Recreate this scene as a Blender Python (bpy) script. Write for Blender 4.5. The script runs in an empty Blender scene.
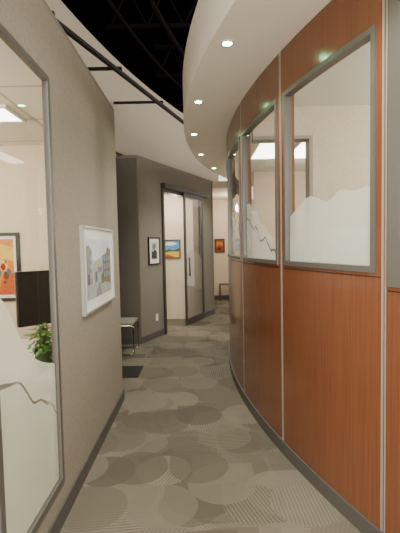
import bpy, bmesh, math, random
from mathutils import Vector, Matrix
random.seed(4)
C = bpy.context.scene.collection
R = math.radians
CX, CY = 8.1, 4.64           # centre of the curved office block
RW, RS = 7.75, 8.25          # wood wall radius, soffit radius
ZS = 2.80                    # soffit underside

def lin(c):
    o = []
    for v in c:
        v = v/255.0
        o.append(v/12.92 if v <= .04045 else ((v+.055)/1.055)**2.4)
    return (*o, 1.0)

# ------------------------------------------------------------------ materials
def mat(name, c, rough=.6, metal=0., var=.06, scale=(20, 20, 20), bump=0., spec=.5, c2=None, emit=0., detail=4):
    m = bpy.data.materials.new(name); m.use_nodes = True
    nt = m.node_tree; b = nt.nodes['Principled BSDF']
    tc = nt.nodes.new('ShaderNodeTexCoord'); mp = nt.nodes.new('ShaderNodeMapping')
    mp.inputs['Scale'].default_value = scale
    nz = nt.nodes.new('ShaderNodeTexNoise'); nz.inputs['Scale'].default_value = 1; nz.inputs['Detail'].default_value = detail
    mx = nt.nodes.new('ShaderNodeMix'); mx.data_type = 'RGBA'
    l = lin(c)
    if c2 is None:
        a = [min(1, v*(1-var)) for v in l[:3]]+[1]; d = [min(1, v*(1+var)) for v in l[:3]]+[1]
    else:
        a = l; d = lin(c2)
    mx.inputs[6].default_value = a; mx.inputs[7].default_value = d
    L = nt.links.new
    L(tc.outputs['Object'], mp.inputs['Vector']); L(mp.outputs['Vector'], nz.inputs['Vector'])
    L(nz.outputs['Fac'], mx.inputs[0]); L(mx.outputs[2], b.inputs['Base Color'])
    b.inputs['Roughness'].default_value = rough; b.inputs['Metallic'].default_value = metal
    b.inputs['Specular IOR Level'].default_value = spec
    if emit:
        L(mx.outputs[2], b.inputs['Emission Color']); b.inputs['Emission Strength'].default_value = emit
    if bump:
        bp = nt.nodes.new('ShaderNodeBump'); bp.inputs['Strength'].default_value = bump; bp.inputs['Distance'].default_value = .004
        L(nz.outputs['Fac'], bp.inputs['Height']); L(bp.outputs['Normal'], b.inputs['Normal'])
    return m

def tile_mat(name, c, gap, size=.6):
    m = bpy.data.materials.new(name); m.use_nodes = True; nt = m.node_tree
    b = nt.nodes['Principled BSDF']; b.inputs['Roughness'].default_value = .85
    N = nt.nodes.new; L = nt.links.new
    g = N('ShaderNodeNewGeometry'); br = N('ShaderNodeTexBrick')
    br.offset = 0.; br.inputs['Scale'].default_value = 1.; br.inputs['Mortar Size'].default_value = .012
    br.inputs['Brick Width'].default_value = size; br.inputs['Row Height'].default_value = size
    br.inputs['Color1'].default_value = lin(c); br.inputs['Color2'].default_value = lin([v*.975 for v in c]); br.inputs['Mortar'].default_value = lin(gap)
    L(g.outputs['Position'], br.inputs['Vector']); L(br.outputs['Color'], b.inputs['Base Color'])
    return m

def glass_mat(name, tint=(.97, .98, .97)):
    m = bpy.data.materials.new(name); m.use_nodes = True; nt = m.node_tree; nt.nodes.clear()
    N = nt.nodes.new; L = nt.links.new
    o = N('ShaderNodeOutputMaterial'); mx = N('ShaderNodeMixShader')
    t = N('ShaderNodeBsdfTransparent'); t.inputs[0].default_value = (*tint, 1)
    g = N('ShaderNodeBsdfGlossy'); g.inputs['Roughness'].default_value = .02
    ge = N('ShaderNodeNewGeometry'); dt = N('ShaderNodeVectorMath'); dt.operation = 'DOT_PRODUCT'
    L(ge.outputs['Normal'], dt.inputs[0]); L(ge.outputs['Incoming'], dt.inputs[1])
    def M(op, a, b):
        n = N('ShaderNodeMath'); n.operation = op
        for s, v in zip(n.inputs, (a, b)):
            if isinstance(v, (int, float)): s.default_value = v
            else: L(v, s)
        return n.outputs[0]
    c = M('ABSOLUTE', dt.outputs['Value'], 0.)
    fac = M('ADD', M('MULTIPLY', M('POWER', M('SUBTRACT', 1., c), 5.), .6), .025)
    L(fac, mx.inputs[0]); L(t.outputs[0], mx.inputs[1]); L(g.outputs[0], mx.inputs[2]); L(mx.outputs[0], o.inputs[0])
    return m

def film_mat(name, c, tr=.1):
    m = bpy.data.materials.new(name); m.use_nodes = True; nt = m.node_tree; nt.nodes.clear()
    N = nt.nodes.new; L = nt.links.new
    o = N('ShaderNodeOutputMaterial'); m1 = N('ShaderNodeMixShader'); m2 = N('ShaderNodeMixShader')
    a = N('ShaderNodeBsdfTranslucent'); d = N('ShaderNodeBsdfDiffuse'); t = N('ShaderNodeBsdfTransparent')
    nz = N('ShaderNodeTexNoise'); nz.inputs['Scale'].default_value = 6
    mx = N('ShaderNodeMix'); mx.data_type = 'RGBA'
    l = lin(c); mx.inputs[6].default_value = [v*.97 for v in l[:3]]+[1]; mx.inputs[7].default_value = l
    L(nz.outputs['Fac'], mx.inputs[0])
    L(mx.outputs[2], a.inputs[0]); L(mx.outputs[2], d.inputs[0])
    m1.inputs[0].default_value = .45; m2.inputs[0].default_value = tr
    L(a.outputs[0], m1.inputs[1]); L(d.outputs[0], m1.inputs[2]); L(m1.outputs[0], m2.inputs[1]); L(t.outputs[0], m2.inputs[2])
    L(m2.outputs[0], o.inputs[0])
    return m

def carpet_mat():
    m = bpy.data.materials.new('carpet_circles'); m.use_nodes = True; nt = m.node_tree
    b = nt.nodes['Principled BSDF']; b.inputs['Roughness'].default_value = .95; b.inputs['Specular IOR Level'].default_value = .1
    N = nt.nodes.new; L = nt.links.new
    def put(s, v):
        if isinstance(v, (int, float)): s.default_value = v
        else: L(v, s)
    def M(op, a, bb=0., cc=0.):
        n = N('ShaderNodeMath'); n.operation = op
        put(n.inputs[0], a); put(n.inputs[1], bb); put(n.inputs[2], cc)
        return n.outputs[0]
    g = N('ShaderNodeNewGeometry'); sx = N('ShaderNodeSeparateXYZ'); L(g.outputs['Position'], sx.inputs[0])
    X, Y = sx.outputs[0], sx.outputs[1]
    FQ = 290.
    # striped ground
    val = M('ADD', M('MULTIPLY', M('GREATER_THAN', M('SINE', M('MULTIPLY', M('ADD', X, M('MULTIPLY', Y, .6)), FQ)), 0.), .34), .35)
    layers = [(.47, .05, .12, .49, .3), (.40, .36, .40, .49, 1.3), (.45, .21, .31, .48, 2.2), (.38, .13, .22, .48, -.6), (.43, .33, .07, .49, .9),
              (.49, .02, .35, .46, 1.9), (.37, .27, .17, .49, 2.7), (.44, .11, .41, .49, .1), (.41, .24, .02, .49, 1.6)]
    for i, (s, ox, oy, rad, ang) in enumerate(layers):
        u = M('DIVIDE', M('ADD', X, ox), s); v = M('DIVIDE', M('ADD', Y, oy), s)
        row = M('FLOOR', v)
        u = M('ADD', u, M('MULTIPLY', row, .5))
        fu = M('SUBTRACT', M('FRACT', u), .5); fv = M('SUBTRACT', M('FRACT', v), .5)
        d = M('SQRT', M('ADD', M('MULTIPLY', fu, fu), M('MULTIPLY', fv, fv)))
        cv = N('ShaderNodeCombineXYZ'); put(cv.inputs[0], M('FLOOR', u)); put(cv.inputs[1], row); cv.inputs[2].default_value = i*3.3
        wn = N('ShaderNodeTexWhiteNoise'); L(cv.outputs[0], wn.inputs['Vector'])
        rnd = wn.outputs['Value']
        sc = N('ShaderNodeSeparateColor'); L(wn.outputs['Color'], sc.inputs[0])
        # teardrop: disc plus one square corner
        sg = M('SUBTRACT', M('MULTIPLY', M('GREATER_THAN', sc.outputs[1], .5), 2.), 1.)
        corner = M('MULTIPLY', M('GREATER_THAN', M('MULTIPLY', fu, sg), 0.), M('GREATER_THAN', fv, 0.))
        box = M('LESS_THAN', M('MAXIMUM', M('ABSOLUTE', fu), M('ABSOLUTE', fv)), rad)
        drop = M('MULTIPLY', M('MULTIPLY', corner, box), M('GREATER_THAN', sc.outputs[2], .2))
        inside = M('MAXIMUM', M('LESS_THAN', d, rad), drop)
        present = M('LESS_THAN', rnd, .62)
        tone = M('FRACT', M('MULTIPLY', rnd, 17.3))
        a2 = M('ADD', M('MULTIPLY', M('FLOOR', M('MULTIPLY', sc.outputs[2], 4.)), .785), ang)
        q = M('ADD', M('MULTIPLY', X, M('COSINE', a2)), M('MULTIPLY', Y, M('SINE', a2)))
        stripe = M('GREATER_THAN', M('SINE', M('MULTIPLY', q, FQ)), 0.)
        striped = M('GREATER_THAN', sc.outputs[0], .33)
        t = M('SUBTRACT', M('MULTIPLY', tone, .75), .04)
        alt = M('ADD', M('MULTIPLY', stripe, .37), M('SUBTRACT', M('MULTIPLY', tone, .52), .03))
        tv = M('ADD', M('MULTIPLY', t, M('SUBTRACT', 1., striped)), M('MULTIPLY', alt, striped))
        k = M('MULTIPLY', M('MULTIPLY', inside, present), .68)
        val = M('ADD', M('MULTIPLY', val, M('SUBTRACT', 1., k)), M('MULTIPLY', tv, k))
    nz = N('ShaderNodeTexNoise'); nz.inputs['Scale'].default_value = 260; nz.inputs['Detail'].default_value = 3
    L(g.outputs['Position'], nz.inputs['Vector'])
    val = M('ADD', val, M('MULTIPLY', M('SUBTRACT', nz.outputs['Fac'], .5), .5))
    cr = N('ShaderNodeValToRGB')
    cr.color_ramp.elements[0].position = .08; cr.color_ramp.elements[0].color = lin((85, 79, 68))
    cr.color_ramp.elements[1].position = .85; cr.color_ramp.elements[1].color = lin((133, 125, 110))
    L(val, cr.inputs[0]); L(cr.outputs[0], b.inputs['Base Color'])
    bp = N('ShaderNodeBump'); bp.inputs['Strength'].default_value = .3; bp.inputs['Distance'].default_value = .003
    L(nz.outputs['Fac'], bp.inputs['Height']); L(bp.outputs[0], b.inputs['Normal'])
    return m

M_ = dict(
    carpet=carpet_mat(),
    fabric=mat('taupe_wall_fabric', (147, 138, 124), .85, var=.28, scale=(120, 120, 50), bump=.5, spec=.2),
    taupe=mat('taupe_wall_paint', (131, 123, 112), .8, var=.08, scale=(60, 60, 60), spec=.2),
    taupe_shade=mat('shaded_taupe_wall_paint', (103, 96, 87), .8, var=.08, scale=(60, 60, 60), spec=.2),  # taupe walls darkened, shade at the corner and recess put into the colour
    tan=mat('tan_wall_paint', (186, 174, 155), .8, var=.04, scale=(8, 8, 8), spec=.2),
    cream=mat('cream_wall_paint', (224, 207, 182), .8, var=.03, scale=(8, 8, 8), spec=.2),
    pale=mat('beige_patterned_wallcovering', (204, 192, 170), .8, var=.16, scale=(50, 50, 50), spec=.2),
    soffit=mat('soffit_paint', (248, 239, 221), .7, var=.03, scale=(6, 6, 6), spec=.25),
    white=mat('ceiling_white', (234, 231, 222), .8, var=.03, scale=(30, 30, 30), spec=.2),
    tiles=tile_mat('ceiling_tiles', (238, 232, 218), (188, 182, 168)),
    wood=mat('cherry_wood', (97, 57, 37), .18, scale=(100, 100, 2.0), c2=(134, 83, 54), spec=.6, detail=6),
    base=mat('baseboard_grey', (84, 80, 76), .55, var=.05),
    frame=mat('grey_metal_frame', (104, 101, 95), .4, metal=.3, var=.04),
    jamb=mat('pale_door_frame', (146, 142, 133), .5, var=.04),
    dframe=mat('dark_door_frame', (66, 62, 57), .45, metal=.2, var=.05),
    gap=mat('dark_joint', (40, 28, 22), .7, var=.05),
    alu=mat('aluminium_reveal', (170, 158, 145), .45, metal=.3, var=.04),
    black=mat('black_ceiling', (7, 6, 8), 1., var=.2, scale=(4, 4, 4), spec=0.),
    pipe=mat('black_pipe', (28, 24, 24), 1., var=.2, spec=0.),
    rail=mat('dark_rail', (26, 22, 20), .6, var=.2, spec=.2),
    rubber=mat('black_mat', (22, 21, 22), .85, var=.2, scale=(90, 90, 90), bump=.3),
    plastic=mat('black_plastic', (22, 22, 25), .35, var=.1),
    screen=mat('dark_screen', (16, 17, 22), .3, var=.1),
    chrome=mat('chrome', (210, 208, 204), .15, metal=1., var=.02),
    cushion=mat('grey_upholstery', (140, 134, 123), .8, var=.08, scale=(80, 80, 80)),
    paper=mat('white_mount', (232, 230, 224), .7, var=.02),
    silver=mat('silver_picture_frame', (176, 174, 168), .35, metal=.5, var=.04),
    bframe=mat('black_picture_frame', (28, 25, 24), .4, var=.1),
    wframe=mat('brown_picture_frame', (86, 50, 28), .45, var=.15, scale=(10, 10, 60)),
    desk=mat('pale_desk_laminate', (222, 218, 206), .45, var=.04),
    leaf=mat('green_leaf', (36, 80, 24), .45, scale=(30, 30, 30), c2=(92, 148, 52)),
    stem=mat('plant_stem', (74, 96, 44), .6, var=.1),
    pot=mat('dark_green_plant_pot', (70, 84, 58), .6, var=.05, scale=(30, 30, 30)),
    plate=mat('outlet_plate', (226, 222, 210), .4, var=.02),
    glass=glass_mat('clear_glass'),
    dglass=glass_mat('grey_door_glass', (.88, .87, .86)),
    film=film_mat('frosted_film', (234, 236, 230), .38),
    film2=film_mat('frosted_film_white_green', (232, 236, 222), .18),
    film3=film_mat('frosted_film_grey', (184, 180, 172), .45),
    line=mat('grey_contour_line', (104, 102, 95), .5, var=.04),
    lens=mat('led_lens', (170, 255, 185), .4, var=.02, emit=90.),
    trimw=mat('white_light_trim', (226, 222, 210), .4, var=.02),
    panel=mat('light_panel_diffuser', (255, 250, 238), .4, var=.01, emit=9.),
)
_cc = {}
def flat(c):
    if c not in _cc: _cc[c] = mat('print_%d_%d_%d' % c, c, .6, var=.3, scale=(28, 28, 28), spec=.2, detail=8)
    return _cc[c]

# ------------------------------------------------------------------ mesh builder
class MB:
    def __init__(s): s.v = []; s.f = []; s.m = []
    def add(s, vs, fs, mi=0):
        o = len(s.v); s.v += [tuple(v) for v in vs]
        for f in fs: s.f.append([i+o for i in f]); s.m.append(mi)
        return s
    def box(s, x0, x1, y0, y1, z0, z1, mi=0):
        vs = [(x, y, z) for z in (z0, z1) for y in (y0, y1) for x in (x0, x1)]
        return s.add(vs, [(0, 2, 3, 1), (4, 5, 7, 6), (0, 1, 5, 4), (2, 6, 7, 3), (0, 4, 6, 2), (1, 3, 7, 5)], mi)
    def arc(s, r0, r1, a0, a1, z0, z1, mi=0, n=None):
        n = n or max(2, int(abs(a1-a0)/.6)+1)
        vs = []
        for i in range(n+1):
            a = R(a0+(a1-a0)*i/n)
            for r in (r0, r1):
                for z in (z0, z1): vs.append((CX-r*math.cos(a), CY-r*math.sin(a), z))
        fs = []
        for i in range(n):
            b, c = 4*i, 4*i+4
            fs += [(b, b+1, c+1, c), (b+2, c+2, c+3, b+3), (b+1, b+3, c+3, c+1), (b, c, c+2, b+2)]
        fs += [(0, 2, 3, 1), (4*n, 4*n+1, 4*n+3, 4*n+2)]
        return s.add(vs, fs, mi)
    def tube(s, path, r, n=10, mi=0):
        P = [Vector(p) for p in path]; vs = []; fs = []
        up = Vector((0, 0, 1))
        for i, p in enumerate(P):
            t = (P[min(i+1, len(P)-1)]-P[max(i-1, 0)]).normalized()
            a = t.cross(up)
            if a.length < .05: a = t.cross(Vector((0, 1, 0)))
            a.normalize(); b = t.cross(a)
            for k in range(n):
                w = 2*math.pi*k/n
                vs.append(p+a*(r*math.cos(w))+b*(r*math.sin(w)))
        for i in range(len(P)-1):
            for k in range(n):
                fs.append((i*n+k, i*n+(k+1) % n, (i+1)*n+(k+1) % n, (i+1)*n+k))
        fs += [tuple(range(n)), tuple((len(P)-1)*n+k for k in range(n))]
        return s.add(vs, fs, mi)
    def lathe(s, prof, c=(0, 0, 0), n=24, mi=0):
        vs = []; fs = []
        for (r, z) in prof:
            for k in range(n):
                w = 2*math.pi*k/n; vs.append((c[0]+r*math.cos(w), c[1]+r*math.sin(w), c[2]+z))
        for i in range(len(prof)-1):
            for k in range(n):
                fs.append((i*n+k, i*n+(k+1) % n, (i+1)*n+(k+1) % n, (i+1)*n+k))
        fs += [tuple(range(n)), tuple((len(prof)-1)*n+k for k in range(n))]
        return s.add(vs, fs, mi)
    def build(s, name, ms, parent=None, smooth=False, bevel=0., fix=True):
        me = bpy.data.meshes.new(name); me.from_pydata(s.v, [], s.f)
        if not isinstance(ms, (list, tuple)): ms = [ms]
        for m in ms: me.materials.append(m)
        for p, mi in zip(me.polygons, s.m): p.material_index = mi
        if fix:
            bm = bmesh.new(); bm.from_mesh(me); bmesh.ops.recalc_face_normals(bm, faces=bm.faces); bm.to_mesh(me); bm.free()
        if smooth:
            for p in me.polygons: p.use_smooth = len(p.vertices) == 4
        o = bpy.data.objects.new(name, me); C.objects.link(o)
        if parent: o.parent = parent
        if bevel:
            md = o.modifiers.new('bevel', 'BEVEL'); md.width = bevel; md.segments = 3; md.limit_method = 'ANGLE'
        return o

def empty(name, loc=(0, 0, 0), rz=0.):
    o = bpy.data.objects.new(name, None); C.objects.link(o); o.location = loc; o.rotation_euler = (0, 0, rz)
    o.empty_display_size = .1
    return o
def tag(o, label, cat, group=None):
    o['label'] = label; o['category'] = cat
    if group: o['group'] = group
    return o
def thing(name, label, cat, loc=(0, 0, 0), rz=0., group=None): return tag(empty(name, loc, rz), label, cat, group)
def struct(o, label=None, cat=None):
    o['kind'] = 'structure'
    if label: o['label'] = label
    if cat: o['category'] = cat
    return o

# ------------------------------------------------------------------ floor
struct(MB().box(-4, 6, -3, 12, -.1, 0).build('floor', M_['carpet']), 'taupe carpet with overlapping circles and stripes', 'floor')

# ------------------------------------------------------------------ left wall with glazing
XL = -.78
YE = 3.85
YF = 2.16
ZF = 2.40
ZT = 2.76
TW = .035
w = MB()
w.box(XL-TW, XL, -3, YF, 0, .20).box(XL-TW, XL, -3, YF, ZF, ZT).box(XL-TW, XL, YF, YE, 0, ZT)
struct(w.build('wall_left', M_['fabric']), 'long taupe fabric wall left of the corridor', 'wall')
struct(MB().box(XL-.01, XL+.012, -3, YE+.012, 0, .10).build('baseboard_left', M_['base']), 'dark grey baseboard along the left wall', 'baseboard')
struct(MB().box(-3.6, XL-TW, YE-.1, YE, 0, ZT).build('wall_office_end', M_['cream']), 'cream end wall of the left office', 'wall')
struct(MB().box(-3.7, -3.6, -3, YE, 0, ZT).build('wall_office_back', M_['cream']), 'cream rear wall of the left office', 'wall')
struct(MB().box(-3.6, XL-TW, -3, YE-.1, 2.45, 2.5).build('ceiling_left_office', M_['tiles']), 'white tiled ceiling of the left office', 'ceiling')
struct(MB().box(-3.6, XL, -3, YE, ZT, ZT+.03).build('ceiling_left_roof', M_['taupe']), 'flat top above the left office', 'ceiling')

def interp(pts, u):
    n = len(pts)
    for i in range(n-1):
        a, b = pts[i]; c, d = pts[i+1]
        if a <= u <= c:
            t = (u-a)/(c-a); h = c-a
            m0 = (d-pts[i-1][1])/(c-pts[i-1][0]) if i > 0 else (d-b)/h
            m1 = (pts[i+2][1]-b)/(pts[i+2][0]-a) if i+2 < n else (d-b)/h
            return (2*t**3-3*t*t+1)*b+(t**3-2*t*t+t)*h*m0+(-2*t**3+3*t*t)*d+(t**3-t*t)*h*m1
    return pts[-1][1]
def film_sheet(name, pos, lo, hi, parent, n=60, material=None):
    b = MB(); vs = []
    for i in range(n+1):
        u = i/n; p = pos(u); z0 = lo(u); z1 = max(hi(u), z0+.001)
        vs += [(p[0], p[1], z0), (p[0], p[1], z1)]
    b.add(vs, [(2*i, 2*i+2, 2*i+3, 2*i+1) for i in range(n)])
    return b.build(name, material or M_['film'], parent, fix=False)

win = struct(empty('window_1'), 'floor length office glazing left of the corridor', 'window')
f = MB()
FX0, FX1 = XL-.026, XL+.006
FW = .032
f.box(FX0, FX1, YF-FW, YF, .20, ZF).box(FX0, FX1, -1, YF-FW, ZF-FW, ZF).box(FX0, FX1, -1, YF-FW, .20, .24)
f.box(FX0, FX1, 1.465, 1.505, .24, ZF-FW).box(FX0, FX1, -1.06, -1, .2, ZF)
f.build('window_frame', M_['frame'], win, bevel=.003)
YG = YF-FW
MB().box(XL-.012, XL-.006, 1.505, YG, .24, ZF-FW).build('pane', M_['glass'], win)
MB().box(XL-.012, XL-.006, -1, 1.465, .24, ZF-FW).build('pane', M_['glass'], win)
top = [(0, 1.34), (.15, 1.29), (.3, 1.17), (.45, 1.05), (.62, .97), (.8, .92), (1, .88)]
strip = [(0, .95), (.2, .93), (.32, .915), (.44, .84), (.54, .77), (.68, .75), (.8, .70), (.9, .67), (1, .60)]
pl = lambda u: (XL-.015, 1.505+u*(YG-1.505))
film_sheet('frosted_film', pl, lambda u: interp(strip, u)+.016+.005*math.sin(17*u), lambda u: interp(top, u), win, 60, M_['film2'])
film_sheet('frosted_film', pl, lambda u: .24, lambda u: interp(strip, u), win, 60, M_['film2'])
pl2 = lambda u: (XL-.015, -1+u*2.465)
film_sheet('frosted_film', pl2, lambda u: .24, lambda u: 1.2+.1*math.sin(5*u)+.03*math.sin(11*u), win, 60, M_['film2'])

# contents of left office
def rect(x0, y0, x1, y1): return [(x0, y0), (x1, y0), (x1, y1), (x0, y1)]
def picture(name, label, cat, loc, rz, W, H, fmat, fw, mw, shapes, group=None, depth=.025):
    t = thing(name, label, cat, loc, rz, group)
    b = MB(); x, z = W/2, H/2
    b.box(-x, x, -depth, 0, z-fw, z).box(-x, x, -depth, 0, -z, -z+fw).box(-x, -x+fw, -depth, 0, -z+fw, z-fw).box(x-fw, x, -depth, 0, -z+fw, z-fw)
    b.build('frame', fmat, t)
    xi, zi = x-fw, z-fw
    if mw:
        MB().box(-xi, xi, -.012, -.002, -zi, zi).build('mount', M_['paper'], t)
    xp, zp = xi-mw, zi-mw
    p = MB(); mats = []
    for i, (col, poly) in enumerate(shapes):
        m = flat(col)
        if m not in mats: mats.append(m)
        yy = -.0135-.0002*i
        p.add([(-xp+2*xp*a, yy, -zp+2*zp*c) for a, c in poly], [tuple(range(len(poly)))], mats.index(m))
    p.build('print', mats, t, fix=False)
    return t

orange = [((212, 140, 60), rect(0, 0, 1, 1)), ((228, 190, 90), [(0, .55), (.4, .7), (1, .6), (1, .85), (.5, .95), (0, .85)]),
          ((170, 56, 40), [(.05, .1), (.42, .05), (.5, .42), (.36, .58), (.08, .44)]), ((190, 96, 50), [(.55, .0), (1, 0), (1, .4), (.7, .35)]),
          ((236, 200, 110), [(.55, .45), (.8, .42), (.85, .6), (.6, .65)])]
rnd2 = random.Random(7)
for i in range(22):
    cx, cy = rnd2.uniform(.12, .88), rnd2.uniform(.1, .9); rr = rnd2.uniform(.04, .10)
    col = [(160, 46, 34), (230, 192, 84), (84, 100, 132), (186, 84, 44), (110, 62, 44), (236, 208, 130)][i % 6]
    orange.append((col, [(cx+rr*rnd2.uniform(.6, 1.2)*math.cos(j*1.05), cy+rr*rnd2.uniform(.6, 1.2)*math.sin(j*1.05)) for j in range(6)]))
picture('framed_painting', 'red and yellow abstract painting on the office wall beyond the left glazing', 'painting', (-1.91, YE-.1, 1.33), 0, .46, .64, M_['bframe'], .03, .03, orange)

mon = thing('computer_monitor', 'black monitor on the desk behind the left glazing', 'monitor', (-1.07, 2.96, .75), R(42))
MB().box(-.29, .20, -.03, .01, .20, .59).build('screen', M_['screen'], mon, bevel=.008)
MB().box(-.27, .18, -.034, -.028, .22, .57).build('display', M_['plastic'], mon)
MB().box(-.03, .03, .015, .045, .01, .40).build('neck', M_['plastic'], mon, bevel=.005)
MB().lathe([(.12, 0), (.12, .012), (.03, .02)], (0, .03, 0)).build('base', M_['plastic'], mon)
dk = thing('office_desk', 'pale desk behind the frosted film of the left glazing', 'desk', (0, 0, 0))
MB().box(-2.5, -.86, 2.30, 3.3, .715, .75).build('desktop', M_['desk'], dk, bevel=.006)
for x in (-2.46, -.95): MB().box(x, x+.03, 2.4, 3.25, 0, .715).build('leg', M_['desk'], dk)
MB().box(-2.43, -.95, 3.2, 3.22, .3, .715).build('modesty_panel', M_['desk'], dk)
plant = thing('potted_plant', 'small leafy green plant below the monitor behind the left glazing', 'plant', (-.97, 2.43, .75))
MB().lathe([(.045, 0), (.055, .11), (.06, .11), (.06, .13), (.05, .13), (.045, .115)]).build('pot', M_['pot'], plant, smooth=True)
lf = MB(); st = MB()
for k in range(210):
    a = random.uniform(0, 6.28); L = random.uniform(.0, .09)
    h = random.uniform(.18, .30)-L*.6 if k % 3 else random.uniform(.07, .18)
    if k % 3 == 0: L = random.uniform(.062, .085)
    p = Vector((math.cos(a)*L, math.sin(a)*L, h))
    d = Vector((math.cos(a), math.sin(a), random.uniform(-1.1, .3))).normalized(); s = random.uniform(.020, .031)
    q = d.cross(Vector((0, 0, 1))).normalized(); n = d.cross(q)
    lf.add([p, p+d*s*.35+q*s*.5, p+d*s*.8+q*s*.4, p+d*s*1.1, p+d*s*.8-q*s*.4, p+d*s*.35-q*s*.5, p+d*s*.6-n*s*.12], [(0, 1, 6), (1, 2, 6), (2, 3, 6), (3, 4, 6), (4, 5, 6), (5, 0, 6)])
    if k % 4 == 0: st.tube([(0, 0, .11), (p.x*.5, p.y*.5, max(.15, h+.02)), p], .003, 5)
lf.build('foliage', M_['leaf'], plant, fix=False); st.build('stems', M_['stem'], plant)

def ceiling_panel(label, x, y, z, W, D, group):
    t = thing('ceiling_light', label, 'ceiling light', (x, y, z), 0, group)
    b = MB(); a, c = W/2, D/2
    b.box(-a-.02, a+.02, -c-.02, -c, -.02, 0).box(-a-.02, a+.02, c, c+.02, -.02, 0).box(-a-.02, -a, -c, c, -.02, 0).box(a, a+.02, -c, c, -.02, 0)
    b.build('frame', M_['trimw'], t)
    MB().box(-a, a, -c, c, -.012, -.003).build('diffuser', M_['panel'], t)
ceiling_panel('square ceiling light seen through the left office glazing', -1.42, 2.85, 2.45, .28, .28, 'office ceiling lights')
ceiling_panel('ceiling light deep inside the left office', -2.6, 1.2, 2.45, .6, 1.2, 'office ceiling lights')

# picture on left wall
street = [((168, 186, 208), rect(0, 0, 1, 1)), ((206, 212, 220), [(0, .7), (.35, .62), (.7, .75), (1, .7), (1, 1), (0, 1)]),
          ((148, 142, 136), [(0, .2), (.20, .25), (.20, .80), (.1, .90), (0, .88)]), ((134, 120, 108), [(.62, .2), (1, .12), (1, .82), (.84, .86), (.78, .74), (.62, .70)]),
          ((176, 166, 150), [(.24, .25), (.58, .25), (.58, .58), (.44, .66), (.24, .58)]), ((102, 110, 120), [(.30, .25), (.38, .25), (.38, .44), (.30, .44)]),
          ((172, 170, 164), [(0, 0), (1, 0), (1, .14), (.6, .24), (0, .24)]), ((138, 140, 144), [(.3, 0), (.55, 0), (.5, .24), (.42, .24)]),
          ((92, 96, 104), [(.04, .25), (.09, .25), (.09, .42), (.04, .42)]), ((100, 120, 92), [(.54, .2), (.66, .2), (.68, .34), (.61, .42), (.54, .34)])]
for i in range(3):
    for j in range(3):
        street.append(((150, 160, 174), rect(.66+.11*i, .30+.15*j, .72+.11*i, .40+.15*j)))
for i in range(3): street.append(((122, 128, 136), rect(.40+.06*i, .42, .43+.06*i, .52)))
for j in range(3): street.append(((172, 178, 188), rect(.11, .36+.14*j, .16, .44+.14*j)))
picture('framed_photograph', 'large white framed soft coloured street photograph on the left wall', 'picture', (XL, 3.06, 1.345), R(90), .90, .60, M_['silver'], .014, .075, street)

# ------------------------------------------------------------------ recess and far left office box
P0 = Vector((-.915, 6.1, 0)); DA = math.atan2(.9054, .4245)
struct(MB().box(-2.0, -1.9, YE, 6.1, 0, 2.83).build('wall_recess', M_['taupe_shade']), 'shaded taupe wall at the back of the seating recess', 'wall')
struct(MB().box(-2.0, -1.35, YE, 6.1, 2.83, 2.87).build('ceiling_recess', M_['taupe']), 'ceiling strip over the seating recess', 'ceiling')
struct(MB().box(-3.6, -.93, 6.1, 6.2, 0, 2.83).build('wall_corner', M_['taupe_shade']), 'shaded taupe wall facing the camera beyond the recess', 'wall')
struct(MB().box(-1.9, -.915, 6.088, 6.1, 0, .1).build('baseboard_corner', M_['base']), 'dark baseboard below the shaded corner wall', 'baseboard')
wb = empty('wall_far_left', P0, DA); struct(wb, 'taupe angled wall with the sliding glass door', 'wall')
T0, T1, TE = .73, 2.12, 2.87
MB().box(0, T0, 0, .12, 0, 2.83).box(T0, T1, 0, .12, 2.44, 2.83).box(T1, TE, 0, .12, 0, 2.83).build('wall_panel', M_['taupe'], wb)
bb = empty('baseboard_far_left', P0, DA); struct(bb, 'dark baseboard below the angled wall', 'baseboard')
MB().box(0, T0-.06, -.012, 0, 0, .1).box(T1, TE, -.012, 0, 0, .1).build('board', M_['base'], bb)
struct(MB().box(-3.6, .0, 8.1, 8.2, 0, 2.83).build('wall_far_office', M_['cream']), 'cream wall inside the far left office', 'wall')
struct(MB().box(-3.6, .3, 8.62, 8.7, 0, 2.83).build('wall_far_return', M_['taupe']), 'taupe return wall at the end of the far office', 'wall')
roof = MB(); pr = [(-3.6, 6.1), (-.915, 6.1), (.303, 8.7), (-3.6, 8.7)]
roof.add([(x, y, 2.83) for x, y in pr]+[(x, y, 2.87) for x, y in pr], [(0, 1, 2, 3), (4, 5, 6, 7), (0, 1, 5, 4), (1, 2, 6, 5), (2, 3, 7, 6), (3, 0, 4, 7)])
struct(roof.build('ceiling_far_office', M_['taupe']), 'ceiling slab over the far left office', 'ceiling')
ceiling_panel('ceiling light inside the far left office', -1.3, 7.1, 2.83, .6, .6, 'office ceiling lights')

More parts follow.
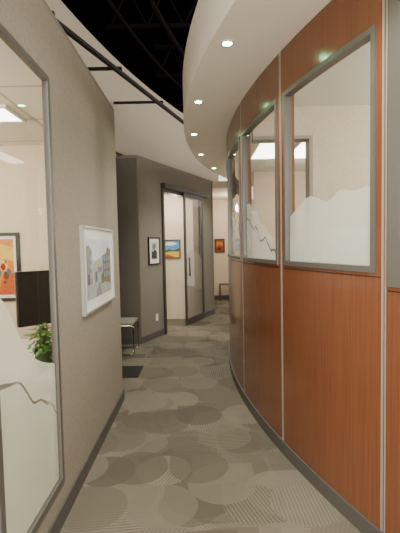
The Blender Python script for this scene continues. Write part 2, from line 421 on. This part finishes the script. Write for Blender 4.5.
d1 = empty('door_1', P0, DA); struct(d1, 'sliding glass door with dark frame in the angled wall', 'door')
MB().box(T0-.05, T0, -.03, .13, 0, 2.44).box(T0-.05, T1+.06, -.02, .13, 2.40, 2.46).build('door_frame', M_['dframe'], d1)
MB().box(T0-.06, 2.46, -.09, 0, 2.46, 2.54).build('track', M_['dframe'], d1, bevel=.004)
S0, S1 = 1.38, 2.20
lf = MB(); y0, y1 = -.07, -.045
lf.box(S0, S0+.06, y0, y1, .02, 2.46).box(S1-.06, S1, y0, y1, .02, 2.46).box(S0+.06, S1-.06, y0, y1, 2.38, 2.46).box(S0+.06, S1-.06, y0, y1, .02, .14)
leaf = lf.build('sliding_leaf', M_['dframe'], d1)
MB().box(S0+.06, S1-.06, -.062, -.056, .14, 2.38).build('pane', M_['dglass'], leaf)
MB().tube([(S0+.12, -.10, .92), (S0+.12, -.10, 1.28)], .013).tube([(S0+.12, -.10, .96), (S0+.12, -.06, .96)], .007).tube([(S0+.12, -.10, 1.24), (S0+.12, -.06, 1.24)], .007).build('handle', M_['dframe'], leaf, smooth=True)
fl = film_sheet('frosted_film', lambda u: (S0+.06+u*(S1-S0-.12), -.054), lambda u: .14, lambda u: 1.3+.1*math.sin(4*u), leaf, 60, M_['film3'])

def along(t, z, off=0.):
    return (P0.x+math.cos(DA)*t, P0.y+math.sin(DA)*t, z)
small = [((200, 196, 186), rect(0, 0, 1, 1)), ((70, 64, 58), [(.05, .05), (.95, .05), (.95, .45), (.6, .6), (.3, .45), (.05, .5)]), ((130, 120, 108), [(.2, .55), (.7, .65), (.8, .9), (.25, .9)])]
picture('framed_photograph', 'small dark framed print beside the sliding glass door', 'picture', along(.40, 1.42), DA, .34, .44, M_['bframe'], .02, .06, small)
land = [((96, 150, 200), rect(0, 0, 1, 1)), ((228, 232, 232), [(.1, .75), (.5, .7), (.9, .8), (.6, .92), (.2, .9)]), ((70, 90, 60), [(0, .35), (.3, .5), (.6, .42), (1, .55), (1, .3), (0, .25)]),
        ((220, 180, 70), [(0, 0), (1, 0), (1, .34), (.5, .36), (0, .3)]), ((180, 90, 40), [(0, 0), (.7, 0), (.4, .14), (0, .18)])]
picture('framed_painting', 'blue and yellow landscape painting seen through the open doorway', 'painting', (-.57, 8.1, 1.43), 0, .36, .38, M_['wframe'], .02, 0, land)
o = thing('wall_outlet', 'small white power outlet low beside the sliding glass door', 'outlet', along(.45, .33), DA)
MB().box(-.035, .035, -.008, 0, -.057, .057).build('plate', M_['plate'], o, bevel=.002)
MB().box(-.017, .017, -.010, -.008, .008, .040).box(-.017, .017, -.010, -.008, -.040, -.008).build('socket', M_['paper'], o)

# chair in the recess
ch = thing('side_chair', 'chrome side chair with grey seat in the recess', 'chair', (-1.18, 5.62, 0))
MB().box(-.22, .25, -.22, .22, .425, .46).build('seat', M_['cushion'], ch, bevel=.014)
MB().box(-.29, -.25, -.21, .21, .55, .85).build('backrest', M_['cushion'], ch, bevel=.014)
for s in (-1, 1):
    y = s*.205
    MB().tube([(-.265, y, .83), (-.265, y, .415), (.22, y, .415), (.25, y, .395), (.25, y, .04), (.22, y, .0125), (-.26, y, .0125)], .0125).build('leg', M_['chrome'], ch, smooth=True)
MB().tube([(-.25, -.205, .013), (-.25, .205, .013)], .0115).build('stretcher', M_['chrome'], ch, smooth=True)
mt = tag(MB().box(-1.5, -.73, 4.50, 4.92, 0, .012).build('floor_mat', M_['rubber'], bevel=.004), 'black mat on the carpet just past the left wall', 'mat')

# ------------------------------------------------------------------ upper tan wall, black ceiling
def extr(pts, th, z0, z1):
    b = MB(); n = len(pts); vs = []
    for (x, y) in pts: vs += [(x, y, z0), (x, y, z1), (x-th, y, z0), (x-th, y, z1)]
    fs = []
    for i in range(n-1):
        a, c = 4*i, 4*i+4
        fs += [(a, c, c+1, a+1), (a+2, a+3, c+3, c+2), (a+1, c+1, c+3, a+3), (a, a+2, c+2, c)]
    fs += [(0, 1, 3, 2), (4*n-4, 4*n-2, 4*n-1, 4*n-3)]
    return b.add(vs, fs)
def xw(y):
    s = (y-4.4)/6.0
    return -1.5+s+(1.2*s*s if s > 0 else 0)
ZU = 4.22
up = [(xw(-1+i*.14), -1+i*.14) for i in range(80)]
struct(extr(up, .12, 2.88, ZU).build('wall_upper', M_['tan']), 'tan curved upper wall below the black ceiling', 'wall')
struct(extr([(x-.02, y) for x, y in up], .12, ZU, 5.3).build('wall_upper_black', M_['black']), 'black painted wall strip under the roof', 'wall')
struct(MB().box(-4, 6, -3, 13, 5.3, 5.4).build('ceiling', M_['black']), 'black open ceiling', 'ceiling')
for i, y in enumerate((2.4, 4.0, 5.6, 7.2, 8.8)):
    b = MB(); x0 = xw(y)+.05
    b.box(x0, 4, y-.03, y+.03, 4.95, 5.0).box(x0, 4, y-.03, y+.03, 4.46, 4.5)
    x = x0+.05
    while x < 3.4:
        b.tube([(x, y, 4.48), (x+.25, y, 4.97)], .014, 6); b.tube([(x+.25, y, 4.97), (x+.5, y, 4.48)], .014, 6); x += .5
    tag(b.build('roof_joist', M_['pipe']), 'black open web joist under the black ceiling', 'joist', 'black roof joists')
pp = thing('sprinkler_pipe', 'long dark pipe with short brackets beside the upper tan wall', 'pipe', (-1.0, 4.4, 3.5))
xp = lambda y: -1.34+(y-3.35)*(1.09/3.21)
ys = [2.2+i*.5 for i in range(11)]
MB().tube([(xp(y)+1.0, y-4.4, .0) for y in ys], .03).build('main_pipe', M_['rail'], pp, smooth=True)
for y in (3.6, 4.7, 5.8):
    x1 = xp(y); x0 = xw(y)+.02
    MB().box(x0+1.0, x1+1.03, y-4.42, y-4.38, .025, .052).build('bracket', M_['rail'], pp)
tag(MB().tube([(xw(y)+.9, y, 4.38) for y in [1+.5*i for i in range(16)]], .035).build('conduit', M_['pipe'], smooth=True), 'upper one of two thin black conduits under the roof joists', 'pipe')
tag(MB().tube([(xw(y)+.45, y, 4.32) for y in [1+.5*i for i in range(16)]], .025).build('conduit', M_['pipe'], smooth=True), 'lower thin black conduit nearest the upper tan wall', 'pipe')

# ------------------------------------------------------------------ right curved wall
seams = [13.73+7.2*k for k in range(-5, 5)]
INS = .38
wr = struct(empty('wall_right'), 'convex curved cherry wood panel wall right of the corridor', 'wall')
G = .115
n = 0
tops = {
    0: [(0, 1.68), (.14, 1.735), (.30, 1.785), (.42, 1.765), (.54, 1.735), (.68, 1.785), (.82, 1.765), (.92, 1.775), (1, 1.77)],
    1: [(0, 1.76), (.15, 1.73), (.28, 1.66), (.40, 1.66), (.52, 1.56), (.65, 1.57), (.8, 1.49), (1, 1.46)],
}
hill = [(0, 1.55), (.14, 1.58), (.30, 1.66), (.46, 1.60), (.6, 1.60), (.75, 1.67), (.88, 1.63), (1, 1.60)]
for a in seams[:-1]:
    b0, b1 = a+G, a+7.2-G
    k = round((a-13.73)/7.2)
    IL = .2 if k == 1 else INS
    WZ0, WZ1 = (1.29, 2.66) if k == 1 else (1.35, 2.51)
    p = MB()
    p.arc(RW-.08, RW, b0, b1, 0, WZ0-.023).arc(RW-.08, RW, b0, b1, WZ0-.018, WZ0).arc(RW-.08, RW, b0, b1, WZ1, ZS)
    p.arc(RW-.08, RW, b0, a+IL, WZ0, WZ1, n=1).arc(RW-.08, RW, a+7.2-INS, b1, WZ0, WZ1, n=1)
    po = p.build('wood_panel', [M_['wood'], M_['cream']], wr)
    for q in po.data.polygons:                       # office side of the panel is painted cream
        if math.hypot(q.center.x-CX, q.center.y-CY) < RW-.07: q.material_index = 1
    MB().arc(RW-.03, RW-.004, b0, b1, WZ0-.028, WZ0-.013).build('joint', M_['gap'], wr)
    n += 1
    w = struct(empty('window_%d' % (n+1)), 'interior window %s in the curved wood wall' % {0: 'nearest full', 1: 'at the right picture edge', -1: 'second from the camera', -2: 'third from the camera'}.get(k, 'further along'), 'window')
    i0, i1 = a+IL, a+7.2-INS; F = .6 if k == 1 else .21
    fr = MB()
    fr.arc(RW-.045, RW+.008, i0, i1, WZ0, WZ0+.03).arc(RW-.045, RW+.008, i0, i1, WZ1-.03, WZ1)
    fr.arc(RW-.045, RW+.008, i0, i0+F, WZ0+.03, WZ1-.03, n=1).arc(RW-.045, RW+.008, i1-F, i1, WZ0+.03, WZ1-.03, n=1)
    fr.build('window_frame', M_['frame'], w)
    MB().arc(RW-.025, RW-.018, i0+F, i1-F, WZ0+.03, WZ1-.03).build('pane', M_['glass'], w, smooth=False)
    def pos(u, i0=i0+F, i1=i1-F, r=RW-.029):
        t = R(i0+(i1-i0)*u)
        return (CX-r*math.cos(t), CY-r*math.sin(t))
    posl = lambda u, q=pos: q(u, r=RW-.0275)
    ZB = WZ0+.03
    if k in (0, 1, 2):
        film_sheet('frosted_film', pos, lambda u: ZB, lambda u: interp(tops[0], u), w, 90)
        film_sheet('frosted_film', posl, lambda u: ZB, lambda u: interp(hill, u), w, 90)
    else:
        jag = lambda u: .010*math.sin(23*u)+.006*math.sin(61*u)
        film_sheet('frosted_film', pos, lambda u: ZB, lambda u: interp(tops[1], u)+.10+.03*math.sin(6*u), w, 90)
        film_sheet('contour_line', posl, lambda u: max(ZB, interp(tops[1], u)-.042+jag(u)), lambda u: max(ZB, interp(tops[1], u)-.026+jag(u)), w, 90, M_['line'])
for i, a in enumerate(seams):
    t = struct(empty('trim_%d' % (i+1)), 'pale paired metal reveal strips between two wood panels', 'trim')
    MB().arc(RW-.06, RW-.001, a-.115, a-.035, 0, ZS, n=1).arc(RW-.06, RW-.001, a+.035, a+.115, 0, ZS, n=1).build('strip', M_['alu'], t)
    MB().arc(RW-.06, RW-.008, a-.035, a+.035, 0, ZS, n=1).build('groove', M_['gap'], t)
struct(MB().arc(RW, RW+.012, seams[0], seams[-1], 0, .09).build('baseboard_right', M_['base']), 'dark grey baseboard along the curved wood wall', 'baseboard')
struct(MB().arc(RW-.15, RS, -35, 42, ZS, 3.24, n=150).build('ceiling_soffit', M_['soffit']), 'curved plaster soffit over the wood wall', 'ceiling')

# right offices
struct(MB().arc(3.2, RW-.16, -32, 42, 2.72, 2.77, n=80).build('ceiling_right_office', M_['white']), 'white ceiling of the offices behind the wood wall', 'ceiling')
pw = MB().box(1.02, 4.6, 3.65, 3.75, 0, 2.72).box(.50, 1.02, 3.65, 3.75, 2.44, 2.72)
struct(pw.build('wall_partition', M_['pale']), 'pale patterned partition between the offices behind the wood wall', 'wall')
struct(MB().box(1.0, 1.03, 3.63, 3.77, 0, 2.46).box(.50, 1.0, 3.63, 3.77, 2.43, 2.46).build('trim_20', M_['jamb']), 'grey door frame in the office partition', 'trim')
struct(MB().box(4.6, 4.7, -1.5, 9, 0, 2.72).build('wall_right_back', M_['cream']), 'cream rear wall of the right offices', 'wall')
struct(MB().box(.95, 4.6, 6.9, 7.0, 0, 2.72).build('wall_right_end', M_['cream']), 'cream far wall of the right offices', 'wall')
struct(MB().box(2.6, 4.6, -1.1, -1.0, 0, 2.72).build('wall_right_near', M_['cream']), 'cream near wall of the right offices', 'wall')
ceiling_panel('ceiling light seen through the second curved wall window', .92, 5.25, 2.72, .34, 1.0, 'right office ceiling lights')
ceiling_panel('ceiling light seen through the partition doorway', 1.42, 5.25, 2.72, .34, 1.0, 'right office ceiling lights')
ceiling_panel('ceiling light in the near right office', 2.6, 2.0, 2.72, .6, 1.2, 'right office ceiling lights')

# soffit downlights
R_L = 8.14
for i in range(7):
    a = R(21.6-7.5*i)
    x, y = CX-R_L*math.cos(a), CY-R_L*math.sin(a)
    t = thing('downlight', 'round white downlight in the curved soffit, one of an even row', 'downlight', (x, y, ZS), 0, 'soffit downlights')
    MB().lathe([(.031, 0), (.047, 0), (.047, -.006), (.031, -.006), (.031, 0)], n=24).build('trim_ring', M_['trimw'], t)
    MB().lathe([(.030, -.001), (.030, -.004)], n=24).build('lens', M_['lens'], t)
    l = bpy.data.lights.new('downlight_lamp', 'SPOT'); l.energy = 55; l.spot_size = R(125); l.spot_blend = .9; l.shadow_soft_size = .03; l.color = (1, .985, .86)
    lo = bpy.data.objects.new('downlight_lamp', l); C.objects.link(lo); lo.location = (x, y, ZS-.02)

# far end of corridor
struct(MB().box(-2, 4, 11.0, 11.1, 0, 2.72).build('wall_far', M_['cream']), 'bright cream wall at the far end of the corridor', 'wall')
struct(MB().box(-.3, 1.15, 8.72, 11.1, 2.72, 2.87).build('ceiling_far', M_['cream']), 'lowered ceiling at the far end of the corridor', 'ceiling')
struct(MB().box(-2, 4, 10.985, 11.0, 0, .1).build('baseboard_far', M_['base']), 'dark baseboard of the far wall', 'baseboard')
picture('framed_painting', 'small orange painting on the bright far end wall', 'painting', (.55, 11.0, 1.47), 0, .28, .38, M_['wframe'], .04, 0, [((150, 84, 40), rect(0, 0, 1, 1)), ((196, 130, 64), [(.1, .4), (.5, .6), (.9, .45), (.9, .8), (.1, .85)]), ((96, 52, 30), [(.1, .1), (.8, .08), (.6, .35), (.2, .3)])])
tb = thing('side_table', 'small brown wooden side table at the far end wall', 'table', (.70, 10.75, 0))
MB().box(-.2, .2, -.17, .17, .42, .44).build('tabletop', M_['wframe'], tb, bevel=.005)
for sx in (-1, 1):
    for sy in (-1, 1): MB().box(sx*.175-.015, sx*.175+.015, sy*.145-.015, sy*.145+.015, 0, .42).build('leg', M_['wframe'], tb)

# ------------------------------------------------------------------ lights
def area(loc, rot, sx, sy, e, col=(1, .945, .86)):
    l = bpy.data.lights.new('lamp', 'AREA'); l.shape = 'RECTANGLE'; l.size = sx; l.size_y = sy; l.energy = e; l.color = col
    o = bpy.data.objects.new('lamp', l); C.objects.link(o); o.location = loc; o.rotation_euler = rot
def point(loc, e, r=.15, col=(1, .945, .87)):
    l = bpy.data.lights.new('lamp', 'POINT'); l.energy = e; l.shadow_soft_size = r; l.color = col
    o = bpy.data.objects.new('lamp', l); C.objects.link(o); o.location = loc
area((0, -1.2, 4.2), (0, 0, 0), 1.6, 1.6, 280)  # added corridor fill, unseen above and behind the camera
area((0, -2.4, 1.1), (R(125), 0, 0), 1.4, 1.6, 150)    # unseen fill added behind the viewer to lift the soffit underside
area((1.5, 5.0, 4.3), (0, R(75), 0), .4, 8, 48)        # added fill without a fixture, evens out the upper wall
point((.9, 9.9, 2.3), 44, col=(1, .86, .70))
point((-2.2, 2.0, 2.2), 85, col=(1, .925, .80))
point((2.4, 2.2, 2.4), 105, col=(1, .96, .90))
point((1.8, 5.3, 2.4), 55)
point((-1.2, 7.2, 2.5), 65, col=(1, .87, .70))
point((-.45, 7.7, 2.2), 9, .08, col=(1, .9, .78))  # added to brighten the room behind the sliding door glass
wd = bpy.data.worlds.new('world'); bpy.context.scene.world = wd; wd.use_nodes = True
wd.node_tree.nodes['Background'].inputs[0].default_value = (1, .945, .865, 1); wd.node_tree.nodes['Background'].inputs[1].default_value = 2.0

# ------------------------------------------------------------------ camera
cam = bpy.data.cameras.new('camera'); co = bpy.data.objects.new('camera', cam); C.objects.link(co)
cam.sensor_width = 36; cam.lens = 36*400/533; cam.sensor_fit = 'AUTO'
p = math.atan(21.5/400); rho = .02
F0 = Vector((0, math.cos(p), -math.sin(p))); U0 = Vector((0, math.sin(p), math.cos(p))); R0 = Vector((1, 0, 0))
Rv = R0*math.cos(rho)-U0*math.sin(rho); Uv = R0*math.sin(rho)+U0*math.cos(rho)
mw = Matrix((Rv, Uv, -F0)).transposed().to_4x4(); mw.translation = (0, 0, 1.5)
co.matrix_world = mw
cam.clip_start = .05
bpy.context.scene.camera = co
